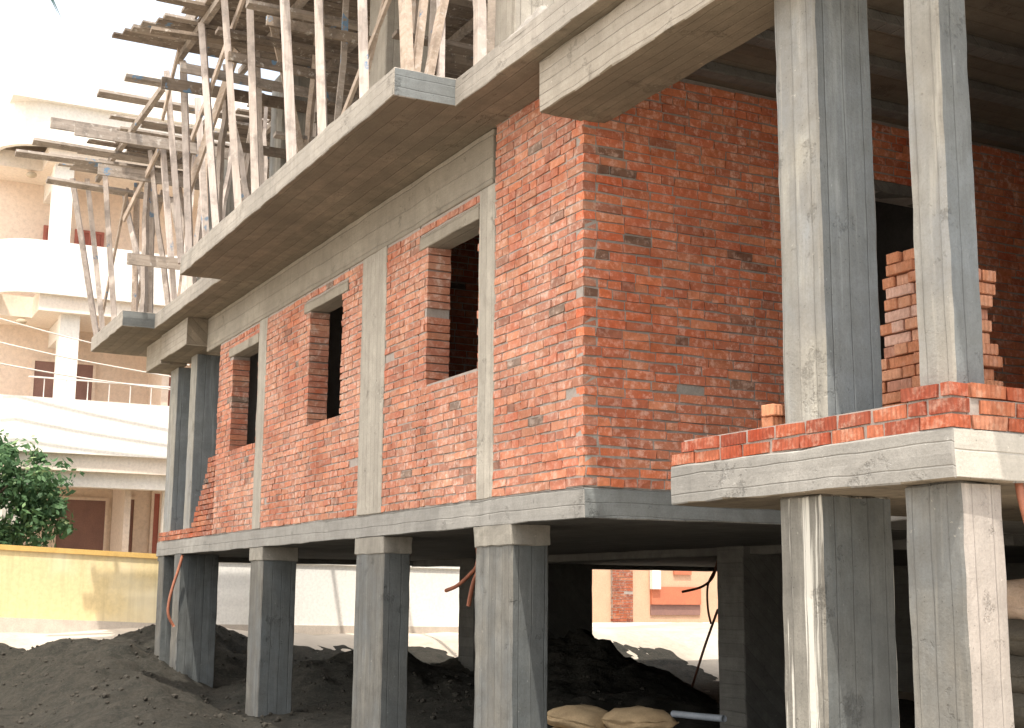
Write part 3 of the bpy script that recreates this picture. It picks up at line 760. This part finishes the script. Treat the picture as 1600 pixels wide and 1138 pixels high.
# ------------------------------------------------------------------ boundary walls
M['yellow'] = mottled('yellow_wash', (.78, .63, .34), (.74, .60, .34), 1.0, third=(.82, .73, .52), streak=.3, bmp=.2)
M['yellowcop'] = mottled('coping_ochre', (.70, .47, .17), (.60, .38, .12), 3, bmp=.3)
M['white'] = mottled('white_wash', (.93, .91, .86), (.88, .86, .80), 1.5, streak=.15, bmp=.2)
M['plinth'] = mottled('plinth', (.62, .55, .47), (.50, .44, .38), 4, bmp=.5)
def slopewall(name, y0, y1, zt0, zt1, zb, body, cop, label, cat):
    t = thing(name, label, cat, (-17, (y0 + y1) / 2, zb))
    def sl(bm, x0, x1, a0, a1, b0, b1):
        vs = [bm.verts.new(p) for p in ((x0, y0, a0), (x1, y0, a0), (x1, y1, a1), (x0, y1, a1), (x0, y0, b0), (x1, y0, b0), (x1, y1, b1), (x0, y1, b1))]
        for q in ((0, 1, 2, 3), (7, 6, 5, 4), (0, 4, 5, 1), (1, 5, 6, 2), (2, 6, 7, 3), (3, 7, 4, 0)): bm.faces.new([vs[i] for i in q])
        bmesh.ops.recalc_face_normals(bm, faces=bm.faces[:])
    bm = nb(); sl(bm, -17.2, -17, zb, zb, zt0 - .09, zt1 - .09); obj('wall_body', bm, body, t)
    bm = nb(); sl(bm, -17.24, -16.96, zt0 - .09, zt1 - .09, zt0, zt1); obj('coping', bm, cop, t)
    bm = nb(); sl(bm, -16.999, -16.97, zb, zb, zt0 - 1.27, zt1 - 1.27); obj('plinth', bm, M['plinth'], t)
    return t
slopewall('boundary_wall', -9, 1.15, .28, -.12, -2.9, M['yellow'], M['yellowcop'], 'faded yellow boundary wall with an ochre coping left of the building', 'wall')
slopewall('boundary_wall', 1.15, 8.6, -.12, -.22, -2.9, M['white'], M['white'], 'whitewashed boundary wall seen between the piers', 'wall')

# ------------------------------------------------------------------ neighbouring house
M['hwall'] = mottled('house_plaster', (.84, .70, .58), (.78, .63, .51), 1.2, bmp=.2)
M['hwhite'] = mottled('house_white', (.90, .86, .79), (.85, .80, .72), 1.5, streak=.12, bmp=.15)
M['hsoffit'] = mottled('house_soffit', (.86, .77, .66), (.82, .71, .60), 1.5, bmp=.1)
M['hdark'] = mottled('house_door_dark', (.30, .17, .14), (.24, .14, .12), 3, .6)
M['hred'] = mottled('house_shutter_red', (.46, .16, .12), (.36, .12, .09), 5, .6)
M['lamp'] = mottled('lamp_glass', (.6, .5, .38), (.5, .42, .3), 3, .4)
M['rail'] = mottled('white_rail', (.8, .76, .72), (.7, .66, .62), 4, .5)
H = thing('balcony_house', 'cream three storey house with solid white balconies behind the yellow wall', 'house', (-22, 2, -1.5))
YL, YR = -1.75, 9.0
def hb(name, x0, x1, y0, y1, z0, z1, mat, parent=H, label=None, bev=.0):
    bm = nb(); bx(bm, x0, x1, y0, y1, z0, z1)
    if bev: bmesh.ops.bevel(bm, geom=bm.edges[:], offset=bev, segments=3, affect='EDGES')
    o = obj(name, bm, mat, parent)
    if label: o['label'] = label
    return o
hb('back_wall', -21.2, -21, -4.2, YR, -1.5, 9.6, M['hwall'])
hb('side_wall', -28, -21.2, -4.2, -4.0, -1.5, 9.6, M['hwhite'])
hb('end_wall', -28, -21.2, YR - .2, YR, -1.5, 9.6, M['hwhite'])
hb('roof_slab', -28.5, -18.8, -2.2, YR, 9.0, 9.9, M['hwhite'])
for i, (zb_, zt_, yl) in enumerate(((1.55, 1.98, -2.6), (4.72, 5.15, -2.3), (7.85, 8.2, -2.3))):
    bm = nb(); bx(bm, -21.0, -19.06, yl, YR, zb_, zt_); bmesh.ops.bevel(bm, geom=[e for e in bm.edges if abs(e.verts[0].co.y - yl) < .01 and abs(e.verts[1].co.y - yl) < .01 and abs(e.verts[0].co.x - e.verts[1].co.x) < .01 and e.verts[0].co.x > -20], offset=.9, segments=6, affect='EDGES')
    obj('balcony_floor', bm, M['hsoffit'], H)
    # parapet follows the curved corner
    pts = []
    for a in range(0, 91, 15):
        pts.append((-19.06 - .9 + .95 * math.sin(math.radians(a)), yl + .9 - .95 * math.cos(math.radians(a))))
    pts = [(-21.0, yl - .05)] + pts + [(-19.01, YR)]
    hgt = (zt_ - .1, zt_ + .98) if i < 2 else (zt_ - .1, zt_ + 1.0)
    bm = nb(); rg = []
    for (x, y) in pts:
        rg.append([bm.verts.new((x, y, hgt[0])), bm.verts.new((x, y, hgt[1]))])
    for a in range(len(rg) - 1): bm.faces.new((rg[a][0], rg[a + 1][0], rg[a + 1][1], rg[a][1]))
    bmesh.ops.recalc_face_normals(bm, faces=bm.faces[:])
    o = obj('balcony_parapet', bm, M['hwhite'], H); md = o.modifiers.new('thick', 'SOLIDIFY'); md.thickness = .12; md.offset = 0
hb('fascia', -19.5, -19.2, -2.0, YR, 1.25, 1.56, M['hwhite'])
# pillars
for (z0, z1, y) in ((1.98, 4.72, -.75), (5.15, 7.85, -1.05), (1.98, 4.72, 3.2), (5.15, 7.85, 3.2), (-1.5, 1.3, 1.55), (-1.5, 1.3, -1.6), (-1.5, 1.3, 4.6)):
    hb('pillar', -19.62, -19.25, y - .19, y + .19, z0, z1, M['hwhite'])
for (z, y) in ((4.35, -.75), (7.5, -1.05), (4.35, 3.2)):
    hb('bracket', -21, -19.7, y - .15, y + .15, z - .05, z + .36, M['hwhite'])
hb('partition', -21, -19.7, 1.25, 1.4, 1.98, 4.72, M['hwall']); hb('partition', -21, -19.7, .62, .75, -1.5, 1.55, M['hwall'])
def opening(name, y0, y1, z0, z1, mat, bars=0):
    o = hb(name, -21.0, -20.97, y0, y1, z0, z1, mat)
    bm = nb()
    for a, b, c, d in ((y0 - .06, y0, z0, z1), (y1, y1 + .06, z0, z1), (y0 - .06, y1 + .06, z1, z1 + .06)): bx(bm, -20.995, -20.94, a, b, c, d)
    for k in range(bars):
        yy = y0 + (y1 - y0) * (k + 1) / (bars + 1); bx(bm, -20.965, -20.94, yy - .02, yy + .02, z0, z1)
    obj('frame', bm, M['hred'] if bars else M['hwall'], o)
opening('window', -1.1, -.72, 5.6, 6.9, M['hred'], 2)
opening('window', -.45, .05, 5.6, 6.9, M['hred'], 3)
opening('door', -1.15, -.72, 2.0, 4.0, M['hdark']); opening('door', -.48, .05, 2.0, 4.0, M['hdark'])
opening('window', 1.55, 1.75, 2.6, 4.2, M['hred'], 0)
opening('door', -.5, .48, -1.4, 1.1, M['hdark']); opening('door', .85, 1.08, -1.4, 1.15, M['hdark'])
opening('window', 1.5, 1.62, -.9, 1.3, M['hred'], 0)
# balcony rails
for k in range(9):
    y = -1.2 + k * .42; hb('baluster', -19.06, -19.035, y - .008, y + .008, 2.95, 3.35, M['rail'])
for z in (3.35,):
    bm = nb(); bx(bm, -19.07, -19.02, -1.5, YR, z, z + .03); obj('handrail', bm, M['rail'], H)
for (x, y, z) in ((-20, -1.6, 4.62), (-20, -1.6, 7.75), (-20, .6, 7.75), (-19.9, -.2, 1.47)):
    bm = nb(); bmesh.ops.create_uvsphere(bm, u_segments=14, v_segments=8, radius=.11)
    for v in bm.verts: v.co = Vector((v.co.x + x, v.co.y + y, v.co.z * .6 + z))
    obj('ceiling_lamp', bm, M['lamp'], H, smooth=True)
# cables across the street
M['wire'] = mottled('wire_white', (.75, .68, .62), (.65, .58, .52), 3, .6)
for i, (y0, z0, y1, z1) in enumerate(((-3.2, 4.55, 1.5, 3.75), (-3.2, 4.05, 1.5, 3.45), (-3.2, 3.6, 1.5, 3.2))):
    cable('overhead_wire', [(-18.4, y0, z0), (-18.4, (y0 + y1) / 2, (z0 + z1) / 2 - .06), (-18.4, y1, z1)], .014, M['wire'],
          'pale wire across the first balcony, ' + ['top of three', 'middle of three', 'lowest of three'][i], 'wire')

# peach house seen through the far opening
M['peach'] = mottled('peach_plaster', (.66, .44, .30), (.58, .38, .26), 2, bmp=.2)
M['peachred'] = mottled('red_panel', (.58, .20, .11), (.50, .17, .10), 3, bmp=.2)
P2 = thing('peach_house', 'peach plastered house with a brick pilaster seen under the building', 'house', (-24, 18, -1.6))
hb('wall', -24.2, -24, 8.0, 30, -2.4, 4.5, M['peach'], P2)
hb('roof', -30, -23.6, 8.0, 30, 4.5, 4.7, M['hwhite'], P2)
brick_wall('brick_pilaster', P2, 'x', -23.9, 14.95, 15.62, -2.2, 4.4, sgn=1, thick=.12, dark=0)
hb('wall_corner', -23.98, -23.88, 8.5, 14.3, -2.2, 4.4, M['hwhite'], P2) if False else None
hb('downpipe', -23.95, -23.8, 16.22, 16.5, -.62, 4.4, M['hwhite'], P2)
hb('panel', -23.99, -23.9, 16.25, 17.95, -1.05, -.55, M['peachred'], P2)
hb('shade_strip', -23.99, -23.96, 16.25, 17.95, -1.35, -1.05, M['hdark'], P2)  # dark strip painted as the shade below the red panel
hb('shutter', -23.99, -23.93, 17.05, 17.65, -.2, 1.2, M['peachred'], P2)
hb('forecourt_kerb', -23.5, -15.5, 9.2, 26, -2.6, -1.62, M['white'], None) if False else None
bank = hb('kerb_wall', -21.6, -21.3, 8.6, 30, -2.9, -1.5, M['white'], None); bank.location = (0, 0, 0)
tag(bank, 'low white wall in bright sun in front of the peach house', 'wall')

# ------------------------------------------------------------------ tree behind the yellow wall
M['bark'] = mottled('bark', (.16, .12, .09), (.09, .07, .05), 8, bmp=.8, bd=.02)
def leafmat(name, a, bcol, c3):
    m, nt, b = newmat(name, .55)
    at = N(nt, 'ShaderNodeVertexColor', layer_name='Col')
    s = N(nt, 'ShaderNodeSeparateColor'); L(nt, at.outputs[0], s.inputs[0])
    c = mix(nt, s.outputs[0], a, bcol); c = mix(nt, mr(nt, s.outputs[0], .75, 1, 0, .8), c, c3)
    L(nt, c, b.inputs['Base Color'])
    b.inputs['Transmission Weight'].default_value = 0
    tr = N(nt, 'ShaderNodeBsdfTranslucent'); L(nt, c, tr.inputs[0])
    ms = N(nt, 'ShaderNodeMixShader'); ms.inputs[0].default_value = .3
    L(nt, b.outputs[0], ms.inputs[1]); L(nt, tr.outputs[0], ms.inputs[2])
    L(nt, ms.outputs[0], nt.nodes['Material Output'].inputs[0])
    return m
M['leaf'] = leafmat('leaf', (.06, .13, .06), (.15, .27, .11), (.38, .47, .24))
random.seed(9)
T = thing('leafy_tree', 'dense round leafy tree rising behind the yellow wall at the left edge', 'tree', (-18.1, -2.7, -1.5))
bm = nb(); bar(bm, (-18.1, -2.7, -1.6), (-18.05, -2.65, .3), .2, .2, 0, .7, .03, 5)
for k in range(9):
    a = k * .7; bar(bm, (-18.05, -2.65, .1 + k * .05), (-18.1 + math.cos(a) * .8, -2.65 + math.sin(a) * 1.1, 1.0 + .09 * k), .07, .07, 0, .4, .03, 3)
obj('trunk', bm, M['bark'], T)
bm = nb(); lay = bm.loops.layers.color.new('Col')
cl = []
while len(cl) < 175:
    v = Vector((random.gauss(0, 1), random.gauss(0, 1), random.gauss(0, 1))).normalized() * random.uniform(.25, 1.25) ** .5
    c = Vector((-18.1 + v.x * 1.0, -2.55 + v.y * 1.72, .85 + v.z * 1.05))
    if c.x < -18.85 or c.y > -.75 or c.z > 2.0: continue
    cl.append((c, random.uniform(.16, .44)))
for c, r in cl:
    tone = random.uniform(-.15, .15)
    for k in range(62):
        d = Vector((random.gauss(0, 1), random.gauss(0, 1), random.gauss(0, 1))).normalized() * r * random.uniform(.5, 1.05)
        p = c + Vector((d.x, d.y, d.z * .75)); n = (d.normalized() + Vector((random.uniform(-.8, .8), random.uniform(-.8, .8), random.uniform(-.3, .9)))).normalized()
        s = n.cross(Vector((random.uniform(-1, 1), random.uniform(-1, 1), random.uniform(-1, 1)))).normalized(); u = n.cross(s)
        l = random.uniform(.035, .1); w_ = l * .5
        vs = [bm.verts.new(p - u * l), bm.verts.new(p + s * w_), bm.verts.new(p + u * l), bm.verts.new(p - s * w_)]
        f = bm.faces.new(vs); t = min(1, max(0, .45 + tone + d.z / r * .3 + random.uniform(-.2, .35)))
        for lp in f.loops: lp[lay] = (t, t, t, 1)
obj('crown', bm, M['leaf'], T)

# palm whose frond tips enter at the top left
M['frond'] = leafmat('frond', (.09, .17, .17), (.14, .25, .24), (.2, .3, .28))
random.seed(3)
PT = thing('palm_tree', 'palm whose blue green frond tips hang into the top left corner', 'palm', (-.3, -5.75, ZG))
crownp = Vector((-.3, -5.75, 3.7))
bm = nb(); bar(bm, (-.4, -5.9, ZG - .2), crownp, .34, .34, 0, .7, .02, 14); obj('trunk', bm, M['bark'], PT)
def frond(tip, sag):
    bm = nb(); lay = bm.loops.layers.color.new('Col'); pts = []
    for i in range(25):
        t = i / 24; p = crownp.lerp(Vector(tip), t); p.z += math.sin(t * PI) * sag; pts.append(p)
    tube(bm, pts[::4], .014, 5)
    for i in range(3, 25):
        p = pts[i]; t = (pts[i] - pts[i - 1]).normalized()
        for s in (-1, 1):
            for q in range(3):
                side = t.cross(Vector((0, 0, 1))).normalized() * s
                d = (t * .8 + side * .6 + Vector((0, 0, -.5 + random.uniform(-.2, .2)))).normalized()
                ln = random.uniform(.28, .42); a = p - t * .02 * q
                w = side.cross(d).normalized() * .007
                m_ = a + d * ln * .6; e = a + d * ln + Vector((0, 0, -.05))
                bm.faces.new([bm.verts.new(v) for v in (a - w, m_ - w, e, m_ + w, a + w)])
    for f in bm.faces:
        c = random.random() * .6
        for l in f.loops: l[lay] = (c, c, c, 1)
    obj('frond', bm, M['frond'], PT)
for a in range(7):
    an = 2.95 + a * .36; frond((crownp.x + math.cos(an) * 2.4, crownp.y + math.sin(an) * 2.4, crownp.z - .7), .5)
frond((1.56, -4.30, 2.50), .35)
frond((1.30, -4.72, 2.42), .45)

# ------------------------------------------------------------------ sky, sun, camera
w = bpy.data.worlds.new('World'); scn.world = w; w.use_nodes = True
nt = w.node_tree; bg = nt.nodes['Background']
sky = nt.nodes.new('ShaderNodeTexSky'); sky.sky_type = 'NISHITA'; sky.sun_disc = False
sd = Vector((.37, -.17, .915)).normalized()
sky.sun_elevation = math.asin(sd.z); sky.sun_rotation = math.atan2(sd.x, sd.y)
sky.air_density = 1.0; sky.dust_density = 6.0; sky.ozone_density = .6; sky.altitude = 0
tc = nt.nodes.new('ShaderNodeTexCoord')
dp = nt.nodes.new('ShaderNodeVectorMath'); dp.operation = 'DOT_PRODUCT'
nt.links.new(tc.outputs['Generated'], dp.inputs[0]); dp.inputs[1].default_value = Vector((-.15, -.85, .5)).normalized()
lobe = mr(nt, dp.outputs['Value'], -.2, 1.0, 0.0, 1.0)
hz = mix(nt, mth(nt, 'POWER', lobe, 1.5), (3.6, 4.0, 4.3), (18.0, 17.0, 15.4))
addn = nt.nodes.new('ShaderNodeVectorMath'); addn.operation = 'ADD'
nt.links.new(sky.outputs[0], addn.inputs[0]); nt.links.new(hz, addn.inputs[1])
nt.links.new(addn.outputs[0], bg.inputs[0]); bg.inputs[1].default_value = .15
sl = bpy.data.lights.new('sun', 'SUN'); sl.energy = 5.0; sl.angle = math.radians(.5); sl.color = (1, .93, .83)
so = bpy.data.objects.new('sun', sl); COL.objects.link(so); so.rotation_euler = sd.to_track_quat('Z', 'Y').to_euler()
cam = bpy.data.cameras.new('camera'); co = bpy.data.objects.new('camera', cam); COL.objects.link(co)
R0 = (0.45983915885001486, 0.8879649503461843, 0.00813602758164251)
R1 = (0.14626323913731887, -0.08477416530493585, 0.9856066181666551)
R2 = (-0.8758738567083563, 0.4520305165069609, 0.16885911074407525)
mw = Matrix(((R0[0], R1[0], -R2[0], 8.55988782), (R0[1], R1[1], -R2[1], -5.0211045), (R0[2], R1[2], -R2[2], -0.78719805), (0, 0, 0, 1)))
co.matrix_world = mw
cam.sensor_width = 36; cam.lens = 2096.83 / 1600 * 36; cam.clip_end = 2000; cam.clip_start = .05
scn.camera = co
scn.view_settings.view_transform = 'Standard'; scn.view_settings.look = 'None'
scn.view_settings.exposure = 0; scn.view_settings.gamma = 1
